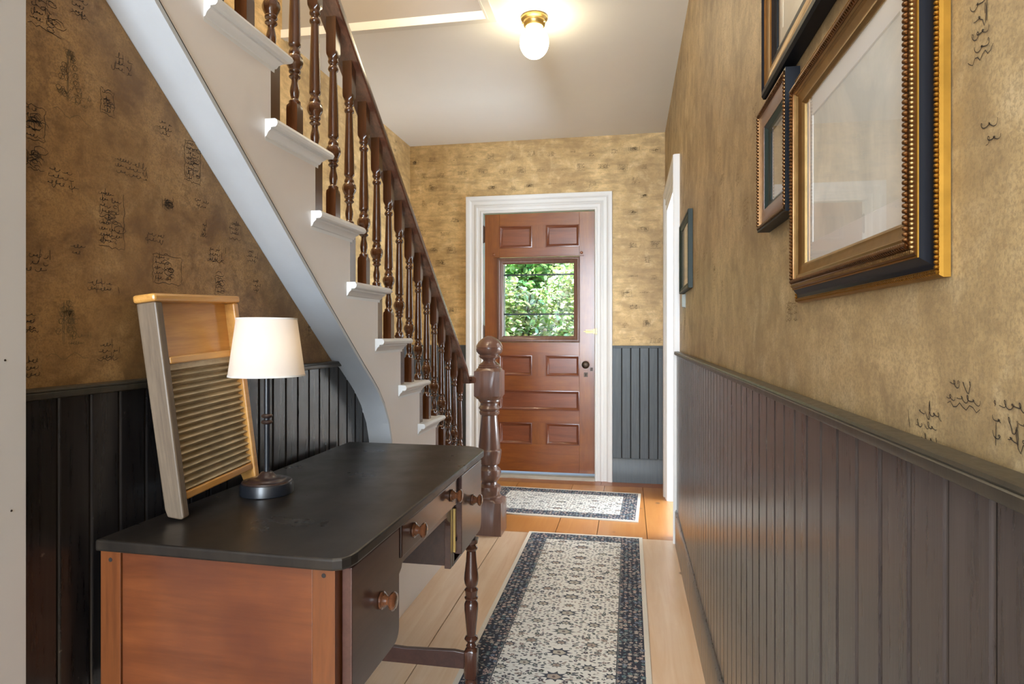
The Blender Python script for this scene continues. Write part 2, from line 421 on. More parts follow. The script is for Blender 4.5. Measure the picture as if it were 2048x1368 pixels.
# ------------------------------------------------------------------ shell
b = MB()
def board(x0, x1, y0, y1, tone, z=0): b.col = tone; b.box(x0, x1, y0, y1, z-.03, z)
rng = random.Random(4)
g = .0018
near = [-.96-.02, -.693, -.40, -.10, .31]
for i in range(4):
    t = rng.uniform(.94, 1.06); board(near[i]+g, near[i+1]-g, -3.2, 3.462, (.80*t, .61*t, .43*t))
far = [-1.72, -1.40, -1.1, -.80, -.40, -.172, .098, .9]
for i in range(7):
    t = rng.uniform(.92, 1.06); board(far[i]+g, far[i+1]-g, 3.465, 4.62, (.50*t, .225*t, .062*t))
board(-1.72, -.2, 4.622, 4.9, (.36, .11, .022)); board(-.198, .9, 4.622, 4.9, (.34, .105, .022))
for i in range(3): board(.9+.36*i, 1.257+.36*i, 2.9, 4.9, (.6, .40, .22))
for i in range(6): board(-3.2+.37*i, -3.2+.37*(i+1)-.004, -3.2, 3.462, (.62, .42, .25))
b.col = (.03, .02, .015); b.box(-3.3, 2.1, -3.3, 4.95, -.06, -.0301)
b.build('floor', M['floor'], kind='structure')

# ceiling with the stairwell opening X[XS,-.615] Y[.2,2.92]
b = MB()
for (x0, x1, y0, y1) in ((-3.2, 2.1, 2.92, 4.95), (-.615, 2.1, -3.2, 2.92), (-3.2, XS-.05, -3.2, 2.92), (XS, -.615, -3.2, .2)):
    b.box(x0, x1, y0, y1, CEIL, CEIL+.03)
b.build('ceiling', M['ceil'], kind='structure')
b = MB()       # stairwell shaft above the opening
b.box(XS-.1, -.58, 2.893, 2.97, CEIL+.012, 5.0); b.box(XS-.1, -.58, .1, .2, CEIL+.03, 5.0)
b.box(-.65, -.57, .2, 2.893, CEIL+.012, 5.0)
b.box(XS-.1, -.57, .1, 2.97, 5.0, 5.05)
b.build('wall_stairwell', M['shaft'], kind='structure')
b = MB()       # flat white trim around the opening, under the ceiling
fr = lambda a, c_, h: (a, c_, CEIL-h)
b.mould([(0, 0), (0, .007), (-.034, .007), (-.034, 0)], [(XS, 2.925), (-.612, 2.925), (-.612, .25)], frame=lambda a, c_, h: (a, c_, CEIL-h))
b.mould([(-.034, -.03), (-.034, .010), (-.044, .010), (-.044, -.03)], [(XS, 2.925), (-.612, 2.925), (-.612, .25)], frame=lambda a, c_, h: (a, c_, CEIL-h))
b.build('trim_stairwell', M['white'], kind='structure')

# right wall with the doorway of the side room
b = MB()
D0, D1, DT = 3.531, 4.285, 1.920
for (y0, y1, z0, z1) in ((-3.2, D0, 0, CEIL), (D1, YB+.1, 0, CEIL), (D0, D1, DT, CEIL)): b.box(XR, XR+.12, y0, y1, z0, z1)
rng = random.Random(11)
fnR = lambda y, z: (XR-.0006, y, z)
for (y, z, w_, h_, k) in ((.535, 1.34, .035, .055, 'text'), (.535, 1.46, .03, .03, 'figure'), (.50, 1.035, .07, .04, 'text'), (.56, 1.055, .05, .02, 'text'),
                          (.47, 1.40, .03, .05, 'text'), (.62, 1.02, .05, .03, 'text'), (.52, 1.25, .03, .02, 'text')):
    ink(b, scrawl(rng, y, z, w_, h_, k), fnR, .0010, 1)
for k in range(120):
    y = rng.uniform(.65, 4.7); z = rng.uniform(1.03, 2.5)
    if D0-.2 < y < D1+.2 and z < 2.1: continue
    ink(b, scrawl(rng, y, z, rng.uniform(.03, .08), rng.uniform(.02, .06), rng.choice(('text', 'figure', 'text'))), fnR, .0009, 2)
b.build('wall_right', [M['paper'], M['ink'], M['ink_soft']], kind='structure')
# end wall with the door opening
b = MB()
for (x0, x1, z0, z1) in ((XS-.1, -1.115, 0, CEIL), (-.235, XR+.1, 0, CEIL), (-1.115, -.235, 2.035, CEIL)): b.box(x0, x1, YB, YB+.14, z0, z1)
fnB = lambda x, z: (x, YB-.0008, z)
rng = random.Random(5)
px0 = -1.66
for r_ in range(13):
    for c_ in range(13):
        x = px0+.155*c_+(.075 if r_ % 2 else 0)+rng.uniform(-.02, .02); z = 1.06+.117*r_+rng.uniform(-.015, .015)
        if x > .2 or (-1.32 < x < -.05 and z < 2.22) or z > 2.53: continue
        ink(b, scrawl(rng, x, z, rng.uniform(.04, .09), rng.choice((.014, .03, .05)), rng.choice(('text', 'text', 'figure'))), fnB, .0016, 2 if rng.random() < .85 else 1)
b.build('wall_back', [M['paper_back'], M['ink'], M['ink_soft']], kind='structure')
# wall on the far side of the stair, full height through the stairwell
b = MB(); b.box(XS-.1, XS, -.3, YB+.1, 0, 5.0)
fnS = lambda y, z: (XS+.0008, y, z)
rng = random.Random(6)
for k in range(150):
    y = rng.uniform(1.2, 4.7); z = rng.uniform(1.03, 3.2)
    ink(b, scrawl(rng, y, z, rng.uniform(.03, .08), rng.choice((.014, .03, .05)), rng.choice(('text', 'figure'))), fnS, .001, 2)
b.build('wall_stair', [M['paper_back'], M['ink'], M['ink_soft']], kind='structure')
# wall under the stair
def soffit(Y):                  # underside of the stair carriage, z at Y
    pts = [(2.235, .0), (2.235, .66), (2.224, .701), (2.156, .837), (2.057, .924), (1.98, .985), (1.908, 1.042), (1.476, 1.374), (.2, 2.38)]
    return pts
SOF = [(2.236, 0.0), (2.236, .60), (2.228, .70), (2.203, .77), (2.156, .84), (2.105, .892), (2.057, .93), (1.98, .986), (1.905, 1.043), (1.70, 1.199), (1.476, 1.374), (1.035, 1.721), (.30, 2.30)]
poly = [(.30, 0)] + [(y, z) for y, z in SOF]
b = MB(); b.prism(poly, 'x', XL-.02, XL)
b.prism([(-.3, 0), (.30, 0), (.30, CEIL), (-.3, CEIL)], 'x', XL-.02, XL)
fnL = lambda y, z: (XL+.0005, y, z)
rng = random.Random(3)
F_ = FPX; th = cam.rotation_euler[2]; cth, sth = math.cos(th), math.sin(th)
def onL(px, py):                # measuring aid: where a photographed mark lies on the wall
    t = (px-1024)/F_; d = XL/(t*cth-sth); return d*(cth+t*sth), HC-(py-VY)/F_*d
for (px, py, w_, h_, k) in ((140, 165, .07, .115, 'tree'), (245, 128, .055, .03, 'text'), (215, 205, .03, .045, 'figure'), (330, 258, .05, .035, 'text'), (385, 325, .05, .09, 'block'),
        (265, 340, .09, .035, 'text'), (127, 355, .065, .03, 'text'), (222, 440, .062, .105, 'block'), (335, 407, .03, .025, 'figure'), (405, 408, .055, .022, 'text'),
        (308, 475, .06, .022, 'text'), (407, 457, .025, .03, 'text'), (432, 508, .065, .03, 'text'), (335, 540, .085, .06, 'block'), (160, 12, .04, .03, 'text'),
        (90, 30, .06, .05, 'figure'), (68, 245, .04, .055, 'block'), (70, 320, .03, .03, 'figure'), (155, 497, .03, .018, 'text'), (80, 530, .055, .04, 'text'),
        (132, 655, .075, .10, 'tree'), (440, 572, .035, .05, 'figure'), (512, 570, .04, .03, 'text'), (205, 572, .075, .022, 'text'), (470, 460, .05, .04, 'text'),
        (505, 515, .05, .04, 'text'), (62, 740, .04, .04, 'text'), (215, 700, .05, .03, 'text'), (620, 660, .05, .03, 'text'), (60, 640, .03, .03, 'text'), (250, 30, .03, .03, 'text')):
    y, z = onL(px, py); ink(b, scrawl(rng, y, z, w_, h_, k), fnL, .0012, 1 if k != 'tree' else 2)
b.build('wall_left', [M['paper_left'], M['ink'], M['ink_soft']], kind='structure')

# room behind the camera and side room, closed so no sun leaks in
b = MB()
b.box(-3.3, 2.1, -3.3, -3.2, 0, CEIL); b.box(-3.3, -3.2, -3.2, YB, 0, CEIL); b.box(-3.2, XL-.02, -.31, -.30, 0, CEIL)
b.build('wall_rear', M['casing_near'], kind='structure')
b = MB()
b.box(XR+.12, 2.1, 2.9, 2.95, 0, CEIL); b.box(XR+.12, 2.1, 4.85, 4.95, 0, CEIL); b.box(2.05, 2.1, 2.95, 4.85, 0, CEIL)
b.build('wall_side_room', M['white'], kind='structure')
b = MB(); b.box(-3.6, 2.4, -3.6, YB+.14, 5.1, 5.2)
b.box(XR+.5, 2.2, -3.4, 5.0, CEIL+.05, 5.1); b.box(-3.5, -3.3, -3.4, 4.9, CEIL+.05, 5.1); b.box(-3.5, 2.2, 4.80, 4.91, CEIL+.05, 5.1); b.box(-3.5, 2.2, -3.5, -3.4, CEIL+.05, 5.1)
b.build('wall_upper_floor', M['white'], kind='structure')

# ------------------------------------------------------------------ boards, rails, baseboards
def boards(q, s0, s1, first, fn, z0, z1, pitch=.066):
    P_ = [(s0, 0)]; dark = set(); s = first
    while s < s1-.012:
        if s > s0+.012:
            n = len(P_); dark |= {n, n+1, n+2}
            P_ += [(s-.0038, 0), (s-.0034, -.009), (s+.0016, -.009), (s+.0026, -.0026), (s+.0048, -.0008), (s+.0066, 0)]
        s += pitch
    P_.append((s1, 0)); n = len(P_)
    v = [fn(a, h, z0) for a, h in P_]+[fn(a, h, z1) for a, h in P_]
    for i in range(n-1): q.add([v[i], v[i+1], v[n+i+1], v[n+i]], [(0, 1, 2, 3)], 1 if i in dark else 0)
b = MB(); boards(b, -3.2, 3.412, .4856-.066*50, lambda s, h, t: (XRB-h, s, t), .17, .99)
b.build('trim_boards_right', [M['board_r'], M['groove']], kind='structure')
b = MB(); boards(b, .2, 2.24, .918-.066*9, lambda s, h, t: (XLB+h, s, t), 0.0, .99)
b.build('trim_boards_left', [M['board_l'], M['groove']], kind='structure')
b = MB(); boards(b, -.124, XRB, -.052, lambda s, h, t: (s, YB-.016-h, t), .17, .995, .0655)
boards(b, XS, -1.24, -1.68, lambda s, h, t: (s, YB-.016-h, t), .17, .995, .0655)
b.build('trim_boards_back', [M['board_b'], M['groove']], kind='structure')
b = MB(); boards(b, 3.3, YB, 3.33, lambda s, h, t: (XS+.016+h, s, t), .0, .995, .0655)
b.build('trim_boards_stair', [M['board_b'], M['groove']], kind='structure')
RP = [(0, .9935), (.017, .9935), (.0195, .995), (.0205, .998), (.0205, 1.004), (.0190, 1.0055), (.0205, 1.0075), (.0195, 1.0105), (.0170, 1.0115), (.0155, 1.0115), (0, 1.0125)]
def rail(name, fn, a, c_, mat, prof=RP):
    q = MB(); n = len(prof); q.add([fn(h, a, z) for h, z in prof]+[fn(h, c_, z) for h, z in prof],
        [(i, (i+1) % n, n+(i+1) % n, n+i) for i in range(n)]+[tuple(range(n)), tuple(range(2*n-1, n-1, -1))]); return q.build(name, mat, smooth=40, kind='structure')
rail('trim_rail_right', lambda h, y, z: (XR-h-.008, y, z-.004), -3.2, 3.412, M['rail_r'])
b = MB()
rail('trim_rail_left', lambda h, y, z: (XL+h+.003, y, z-.002), .2, 2.035, M['rail_r'])
for nm, a, c_ in (('trim_rail_back', -.124, XRB+.01), ('trim_rail_end', XS, -1.24)):
    rail(nm, lambda h, x, z: (x, YB-.5*h-.008, z+.0), a, c_, M['board_b'])
rail('trim_rail_stair', lambda h, y, z: (XS+.5*h+.008, y, z), 3.3, YB, M['board_b'])
BP = [(0, 0), (.022, 0), (.022, .168), (.016, .178), (0, .180)]
rail('baseboard_right', lambda h, y, z: (XR-h-.003, y, z), -3.2, 3.412, M['board_r'], BP)
rail('baseboard_back', lambda h, x, z: (x, YB-h-.003, z), -.124, XRB+.01, M['board_b'], BP)
rail('baseboard_end', lambda h, x, z: (x, YB-h-.003, z), XS, -1.24, M['board_b'], BP)
b = MB(); b.box(XL-.01, -.926, .62, .834, 0, CEIL)
for (z, y) in ((1.40, .79), (.83, .81), (1.06, .80), (1.9, .8)): b.turned([(0, .002, 0), (.0008, .0015, 0)], (-.926, y, z), 8, 'x', 1)
b.build('trim_casing_near', [M['casing_near'], M['iron']], kind='structure', bevel=.002)

# door casings: (distance from the opening, relief)
CP = [(0, 0), (0, .014), (-.006, .019), (-.014, .019), (-.020, .014), (-.040, .016), (-.046, .022), (-.058, .022), (-.066, .017), (-.088, .019), (-.096, .027), (-.104, .032), (-.128, .034), (-.131, .026), (-.131, 0)]
b = MB()
xo, xi = -.250, -1.108
b.mould([(o, h) for o, h in CP], [(xo, 0), (xo, 2.028), (xi, 2.028), (xi, 0)][::-1] if False else [(xi, 0), (xi, 2.028), (xo, 2.028), (xo, 0)], frame=lambda a, c_, h: (a, YB-h, c_)) if False else None
b.mould([(-o, h) for o, h in CP], [(xi, 0), (xi, 2.028), (xo, 2.028), (xo, 0)], frame=lambda a, c_, h: (a, YB-h, c_))
b.box(xi-.005, xi, YB-.002, YB+.14, 0, 2.033); b.box(xo, xo+.012, YB-.002, YB+.14, 0, 2.033); b.box(xi-.005, xo+.012, YB-.002, YB+.14, 2.028, 2.04)
b.build('trim_casing_back', M['white'], kind='structure', smooth=35)
b = MB()
b.mould([(-o, h) for o, h in CP[:-1]]+[(.131, 0)], [(D1-.01, 0), (D1-.01, DT-.01), (D0+.01, DT-.01), (D0+.01, 0)][::-1], frame=lambda a, c_, h: (XR-h, a, c_))
b.box(XR-.002, XR+.12, D0, D0+.012, 0, DT); b.box(XR-.002, XR+.12, D1-.012, D1, 0, DT); b.box(XR-.002, XR+.12, D0, D1, DT-.012, DT)
b.build('trim_casing_right', M['white'], kind='structure', smooth=35)

# ------------------------------------------------------------------ entrance door
YD = YB+.012                    # inner face of the leaf
door = thing('door_1', (-.67, YD, 0), kind='structure')
dx0, dx1, dz0, dz1 = -1.098, -.252, .046, 2.022
b = MB()
SX0, SX1, MX0, MX1 = -.982, -.366, -.727, -.620
b.box(dx0, SX0, YD, YD+.04, dz0, dz1); b.box(SX1, dx1, YD, YD+.04, dz0, dz1)
b.box(MX0, MX1, YD+.0002, YD+.04, 1.755, 1.93); b.box(MX0, MX1, YD+.0002, YD+.04, .775, .94); b.box(MX0, MX1, YD+.0002, YD+.04, .255, .42)
b.build('stile', M['door'], door, bevel=.0015)
b = MB()
for z0, z1 in ((1.928, dz1), (1.688, 1.76), (.935, 1.035), (.667, .778), (.419, .515), (dz0, .255)):
    b.box(SX0+.0006, SX1-.0006, YD+.0004, YD+.04, z0, z1)
b.build('cross_rail', M['door_rail'], door, bevel=.001)
for (x0, x1, z0, z1) in ((SX0, MX0, 1.76, 1.928), (MX1, SX1, 1.76, 1.928), (SX0, MX0, .778, .935), (MX1, SX1, .778, .935), (SX0, SX1, .515, .667), (SX0, MX0, .255, .419), (MX1, SX1, .255, .419)):
    b = MB(); b.box(x0-.002, x1+.002, YD+.014, YD+.03, z0-.002, z1+.002)
    pn = b.build('panel', M['door_dark'], door)
    b = MB(); P_ = [(0, 0), (0, .004), (.006, .005), (.010, .002), (.014, -.003), (.020, -.006), (.023, -.012), (.0, -.012)]
    b.mould([(-o, h) for o, h in P_], [(x0, z0), (x0, z1), (x1, z1), (x1, z0)], closed=True, frame=lambda a, c_, h: (a, YD-h, c_))
    b.build('panel_moulding', M['mould_dark'], pn, smooth=40)
wx0, wx1, wz0, wz1 = -.998, -.362, 1.036, 1.682
b = MB(); P_ = [(0, 0), (0, .012), (.006, .016), (.016, .015), (.022, .008), (.034, .006), (.040, .001), (.047, -.004), (.047, -.018), (0, -.018)]
b.mould([(-o, h) for o, h in P_], [(wx0, wz0), (wx0, wz1), (wx1, wz1), (wx1, wz0)], closed=True, frame=lambda a, c_, h: (a, YD-h, c_))
wf = b.build('window_moulding', wood('window_moulding_wood', (.10, .045, .03), (.20, .10, .07), 'z', 1, .35, .3), door, smooth=40)
b = MB(); b.box(wx0-.03, wx1+.03, YD-.012, YD, 1.686, 1.694)
b.turned([(0, .006, 0), (.006, .012, 0), (.012, .006, 0)], (wx0-.028, YD-.014, 1.712), 10, 'y'); b.turned([(0, .006, 0), (.006, .012, 0), (.012, .006, 0)], (wx1+.012, YD-.014, 1.712), 10, 'y')
b.build('curtain_rod_ledge', M['door_rail'], door, bevel=.002)
b = MB(); b.box(wx0+.04, wx1-.04, YD+.014, YD+.018, wz0+.04, wz1-.04)
b.build('window_pane', M['glass'], door)
b = MB()
for z in (1.560, 1.252): b.box(wx0+.03, wx1-.03, YD+.10, YD+.115, z-.006, z+.006)
b.build('storm_bar', paint('storm_bar_dark', (.05, .06, .07), .5), door)
b = MB(); P_ = [(0, 0), (0, .01), (.012, .01), (.012, 0)]
b.mould([(-o, h) for o, h in P_], [(wx0+.028, wz0+.02), (wx0+.028, wz1-.02), (wx1-.028, wz1-.02), (wx1-.028, wz0+.02)], closed=True, frame=lambda a, c_, h: (a, YD+.11-h, c_))
b.build('storm_frame', M['white'], door)
kx, kz = -.3176, .868
b = MB(); b.turned([(0, .021, 0), (-.004, .022, 0), (-.007, .014, 0), (-.012, .008, 0), (-.026, .008, 0), (-.030, .016, 0), (-.037, .0265, 0), (-.046, .0285, 0), (-.055, .023, 0), (-.060, .010, 0)], (kx, YD, kz), 20, 'y')
b.build('door_knob', M['iron'], door, smooth=40)
b = MB(); b.box(kx-.014, kx+.014, YD-.004, YD, .775, .808); b.box(kx-.003, kx+.003, YD-.006, YD-.003, .782, .80, 1)
b.box(-.284, -.266, YD-.007, YD, .82, .845); b.turned([(0, .007, 0), (-.018, .006, 0)], (-.275, YD-.004, .834), 10, 'y')
b.build('keyhole_plate', [M['iron'], M['groove']], door, bevel=.001)
b = MB()
for z in (1.127, 1.108): b.box(-.318, -.262, YD-.010, YD, z-.004, z+.004)
b.box(-.333, -.24, YD-.010, YD-.004, 1.114, 1.120, 0)
b.box(-.262, -.240, YD-.014, YD, 1.100, 1.135); b.box(-.244, -.233, YD-.045, YD-.03, 1.096, 1.140)
b.build('barrel_bolt', M['brass'], door, bevel=.001)
for z in (1.868, 1.10):
    b = MB(); b.box(-1.110, -1.097, YD-.010, YD+.002, z-.062, z+.062); b.turned([(-.068, .004, 0), (-.062, .007, 0), (.062, .007, 0), (.068, .004, 0)], (-1.105, YD-.012, z), 10)
    b.build('hinge', M['iron'], door)
b = MB(); b.prism([(YB-.03, 0), (YB-.028, .008), (YB-.015, .020), (YB+.14, .030), (YB+.14, 0)], 'x', -1.108, -.250)
b.build('threshold', paint('worn_threshold', (.42, .38, .32), .6, .15, .3, 14), door)

# ------------------------------------------------------------------ staircase
st = thing('staircase', (-1.28, 2.4, 0), 'wooden staircase with beige side, white treads and turned brown balusters, climbing along left wall', 'staircase')
def tip(n): return Y1-(n-1)*RUN
OV = .050
# side (string): stepped outline above, curved carriage line below
out = [(tip(1)-OV, 0)]
for n in range(1, NT_+1):
    out.append((tip(n)-OV, n*RISE-.02)); out.append((tip(n+1)-OV, n*RISE-.02))
out = out[:-1]+[(.30, NT_*RISE-.02)]
yend = .30
out = [p for p in out if p[0] > yend]+[(yend, 2.75), ]
b = MB(); b.prism(out+[(y, z) for y, z in reversed(SOF)], 'x', STR_X-.02, STR_X)
b.build('stringer', M['beige'], st)
# soffit: the underside between the string and the wall, plus the thin edge moulding
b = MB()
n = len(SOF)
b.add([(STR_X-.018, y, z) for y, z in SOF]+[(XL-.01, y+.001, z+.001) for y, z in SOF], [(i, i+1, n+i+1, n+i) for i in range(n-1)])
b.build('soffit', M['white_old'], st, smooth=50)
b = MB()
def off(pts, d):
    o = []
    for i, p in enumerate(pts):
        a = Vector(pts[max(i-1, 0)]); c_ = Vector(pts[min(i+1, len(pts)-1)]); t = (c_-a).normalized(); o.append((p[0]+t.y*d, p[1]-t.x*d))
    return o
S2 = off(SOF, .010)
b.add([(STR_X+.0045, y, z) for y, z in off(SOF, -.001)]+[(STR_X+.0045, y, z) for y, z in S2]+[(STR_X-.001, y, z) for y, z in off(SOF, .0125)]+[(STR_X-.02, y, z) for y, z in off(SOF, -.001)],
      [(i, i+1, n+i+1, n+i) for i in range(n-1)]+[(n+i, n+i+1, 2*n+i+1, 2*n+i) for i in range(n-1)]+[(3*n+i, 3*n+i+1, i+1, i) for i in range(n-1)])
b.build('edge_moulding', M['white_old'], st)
b = MB()
b.add([(STR_X+.0008, y, z) for y, z in off(SOF, .0120)]+[(STR_X+.0008, y, z) for y, z in off(SOF, .0175)], [(i, i+1, n+i+1, n+i) for i in range(n-1)])
b.build('seam', M['groove'], st)
nose = [(0, 0), (.032, 0), (.036, -.003), (.039, -.010), (.037, -.017), (.033, -.0205), (.021, -.021), (.021, -.026), (.018, -.028), (.013, -.033), (.0095, -.041), (.006, -.043), (.0055, -.052), (0, -.052)]
for n_ in range(1, NT_+1):
    z = n_*RISE; ty = tip(n_); b = MB()
    b.mould([(o-.039, h) for o, h in nose], [(XS, ty), (NOSE_X, ty), (NOSE_X, ty-RUN-.075)], frame=lambda a, c_, h, z=z: (a, c_, z+h))
    b.box(XS, NOSE_X-.037, ty-RUN-OV-.0, ty-.038, z-.022, z)
    b.build('tread', M['white'], st, smooth=28)
    b = MB(); b.box(XS, STR_X-.001, ty-OV, ty-OV+.044, z-RISE, z-.021)
    b.build('riser', M['baluster'], st)
# balusters: foot block height differs on one tread, so the turnings follow the rake
def zrail(Y): return 3.4885-.779*Y
TURN = [(0, .0150, 1), (.006, .0155, 0), (.012, .0155, 0), (.016, .0110, 0), (.020, .0095, 0), (.027, .0112, 0), (.038, .0128, 0), (.048, .0120, 0), (.062, .0088, 0), (.070, .0082, 0),
        (.073, .0100, 0), (.077, .0150, 0), (.080, .0155, 0), (.083, .0120, 0), (.087, .0115, 0), (.090, .0150, 0), (.094, .0160, 0), (.098, .0145, 0), (.101, .0155, 0),
        (.108, .0180, .5), (.116, .0205, .5), (.124, .0205, .5), (.133, .0180, .5), (.138, .0150, 0), (.143, .0160, 0), (.148, .0150, 0), (.153, .0118, 0), (.158, .0118, 0), (.163, .0160, 0), (.168, .0165, 0),
        (.172, .0160, 0), (.230, .0150, 0), (.300, .0128, 0), (.362, .0108, 0), (.366, .0145, 0), (.371, .0158, 0), (.376, .0145, 0), (.381, .0108, 0), (.386, .0112, 0), (.390, .0150, 0), (.395, .0158, 0), (.400, .0140, 0), (.404, .0150, 0), (.414, .0152, 1)]
def make_baluster(foot, top=.54):
    q = MB()
    s_ = []
    if foot > .012: s_ = [(-foot, .0158, 1), (-.010, .0158, 1)]
    elif foot > 0: s_ = [(-foot, .0150, 0)]
    q.turned(s_+TURN+[(.424, .0158, 1), (top, .0158, 1)], n=16)
    return q
BX = -.887
meshes = {}
for n_ in range(1, NT_):
    for k, dy in enumerate((-.134, -.022)):
        Y = tip(n_)+dy
        if Y > 3.30 or Y < .62: continue
        zu = 1.830-.787*(Y-1.578); sh = zu-.12; foot = sh-n_*RISE
        top = zrail(Y)-.022-sh
        q = make_baluster(foot, top)
        q.v = [(x+BX, y+Y, z+sh) for x, y, z in q.v]
        q.build('baluster', M['baluster'], st, smooth=38, origin=(BX, Y, n_*RISE))
# handrail
b = MB()
RPf = [(-.033, -.034), (-.037, -.030), (-.038, -.016), (-.037, -.005), (-.033, .001), (-.016, .006), (.016, .006), (.033, .001), (.037, -.005), (.038, -.016), (.037, -.030), (.033, -.034)]
path = [(BX, .45), (BX, 1.2), (BX, 2.2), (BX, 3.30), (BX, 3.345), (-.866, 3.385), (-.81, 3.412)]
zz = [zrail(.45), zrail(1.2), zrail(2.2), zrail(3.30)-.0, .866, .866, .866]
rings = []
k = len(RPf)
for i, p in enumerate(path):
    a = Vector(path[max(i-1, 0)]); c_ = Vector(path[min(i+1, len(path)-1)]); t = (c_-a).normalized(); nn = Vector((t.y, -t.x))
    for o, h in RPf: rings.append((p[0]+nn.x*o, p[1]+nn.y*o, zz[i]+h-.003))
f = [(i*k+a, i*k+(a+1) % k, (i+1)*k+(a+1) % k, (i+1)*k+a) for i in range(len(path)-1) for a in range(k)]+[tuple(range(k)), tuple((len(path)-1)*k+a for a in range(k))]
b.add(rings, f); b.build('handrail', M['handrail'], st, smooth=30)
# newel
NX, NY = -.762, 3.437
b = MB()
b.turned([(0, .081, 1), (.178, .081, 1), (.192, .074, .5), (.196, .066, 0), (.204, .066, 0), (.210, .058, 0), (.224, .061, 0), (.240, .065, 0), (.256, .063, 0), (.268, .045, 0), (.280, .042, 0),
          (.292, .052, 0), (.310, .062, 0), (.329, .0655, 0), (.348, .062, 0), (.365, .046, 0), (.374, .044, 0), (.380, .056, 0), (.392, .060, 0), (.410, .063, 0), (.430, .066, 0), (.447, .068, 0), (.455, .067, 0), (.462, .060, 0),
          (.48, .060, 0), (.56, .0525, 0), (.648, .0445, 0), (.652, .052, 0), (.660, .056, 0), (.668, .056, 0), (.674, .050, 0), (.680, .055, 0), (.688, .0605, 0), (.697, .055, 0), (.704, .049, 0), (.716, .049, 0), (.722, .056, 0), (.728, .0605, 0), (.734, .060, 0),
          (.740, .066, .5), (.758, .0715, 1), (.893, .0715, 1), (.906, .066, .5), (.912, .062, 0), (.917, .065, 0), (.922, .058, 0), (.928, .060, 0), (.933, .052, 0), (.942, .040, 0), (.950, .034, 0)], (NX, NY, 0), 32)
nw = b.build('newel_post', M['newel'], st, smooth=32)
b = MB()
b.turned([(.948, .034, 0), (.955, .036, 0), (.962, .046, 0), (.969, .056, 0), (.976, .058, 0), (.980, .054, 0), (.984, .055, 0), (.990, .064, 0), (1.000, .071, 0), (1.012, .074, 0), (1.017, .0745, 0), (1.019, .0715, 0), (1.022, .0715, 0), (1.024, .074, 0), (1.034, .072, 0), (1.048, .065, 0), (1.062, .054, 0), (1.074, .039, 0), (1.082, .024, 0), (1.088, .010, 0)], (NX, NY, 0), 32)
b.build('ball_finial', M['newel'], nw, smooth=40)

# ------------------------------------------------------------------ desk
desk = thing('desk', (-.69, 1.48, 0), 'antique brown kneehole desk with black top, wooden knobs and turned legs', 'desk')
b = MB()
top = [(-.931, .968), (-.50, .953), (-.472, .953), (-.458, .960), (-.449, .975), (-.446, .995), (-.446, 1.93), (-.452, 1.952), (-.470, 1.975), (-.49, 1.993), (-.51, 1.999), (-.931, 2.006)]
b.prism(top, 'z', .7145, .735); b.build('desk_top', M['desktop'], desk, bevel=.004)
PX0, PX1 = -.922, -.474
def post(x, y, w_=.020):
    q = MB()
    q.turned([(.012, .012, 0), (.016, .017, 0), (.026, .021, 0), (.036, .017, 0), (.040, .0175, 1), (.044, .020, 1), (.124, .020, 1), (.130, .0175, .5), (.134, .014, 0), (.139, .0165, 0), (.143, .013, 0), (.148, .0115, 0), (.153, .017, 0), (.160, .0215, 0), (.166, .019, 0), (.170, .014, 0),
              (.180, .0145, 0), (.215, .0180, 0), (.250, .0215, 0), (.268, .0215, 0), (.276, .0185, 0), (.280, .0145, 0), (.284, .0205, 0), (.288, .0215, 0), (.292, .0175, 0), (.305, .0195, 0), (.312, .0215, 0), (.316, .018, 0), (.320, .0155, 0),
              (.330, .0205, 0), (.345, .0225, 0), (.360, .0215, 0), (.400, .0165, 0), (.432, .0145, 0), (.436, .0185, 0), (.441, .0205, 0), (.446, .0165, 0), (.450, .0135, 0), (.456, .0200, 0), (.462, .0200, .5), (.468, .020, 1), (.470, .020, 1)], (x, y, 0), 20)
    q.v = [(a, c_, .008+(z-.012)) for a, c_, z in q.v]
    return q
for (x, y) in ((PX1-.022, 1.005), (PX0+.022, 1.005), (PX1-.006, 1.905), (PX0+.022, 1.905)):
    post(x, y).build('leg', M['desk_leg'], desk, smooth=38)
for x0 in (PX1-.042, PX0):
    b = MB(); b.box(x0, x0+.040, .972, 1.008, .4655, .7145); b.turned([(0, .004, 0), (-.0005, .004, 0)], (x0+.02, .9718, .700), 8, 'y', 1)
    b.build('corner_post', [M['desk_post'], M['groove']], desk, bevel=.0015)
b = MB(); b.box(PX0+.0415, PX1-.0435, .9745, .99, .4655, .7145); b.build('side_panel', M['desk_side'], desk, bevel=.0015)
b = MB()
for (y0, y1) in ((1.216, 1.230), (1.676, 1.690), (1.930, 1.945)): b.box(PX0, PX1, y0, y1, .462, .7145)
b.box(PX0, PX1, 1.008, 1.216, .462, .470); b.box(PX0, PX1, 1.690, 1.930, .462, .470)
b.box(PX0, PX0+.01, 1.008, 1.216, .470, .7145); b.box(PX0, PX0+.01, 1.690, 1.93, .470, .7145); b.box(PX0, PX0+.01, 1.23, 1.676, .60, .7145)
b.box(PX1-.012, PX1, 1.008, 1.216, .70, .7145); b.box(PX1-.012, PX1, 1.69, 1.93, .70, .7145); b.box(PX1-.012, PX1+.004, 1.215, 1.69, .706, .7145)
b.box(PX1-.018, PX1-.001, 1.655, 1.676, .462, .7145); b.box(PX0+.03, PX0+.06, 1.66, 1.676, .462, .7145)
b.build('case', M['desk'], desk, bevel=.001)
b = MB()       # apron under the middle drawer with curved ends
ap = [(1.216, .630), (1.690, .630), (1.690, .47), (1.680, .48), (1.668, .52), (1.664, .56), (1.650, .590), (1.628, .602), (1.624, .610), (1.60, .612), (1.30, .612), (1.286, .610), (1.282, .602), (1.262, .590), (1.246, .56), (1.240, .52), (1.232, .48), (1.222, .47), (1.216, .47)]
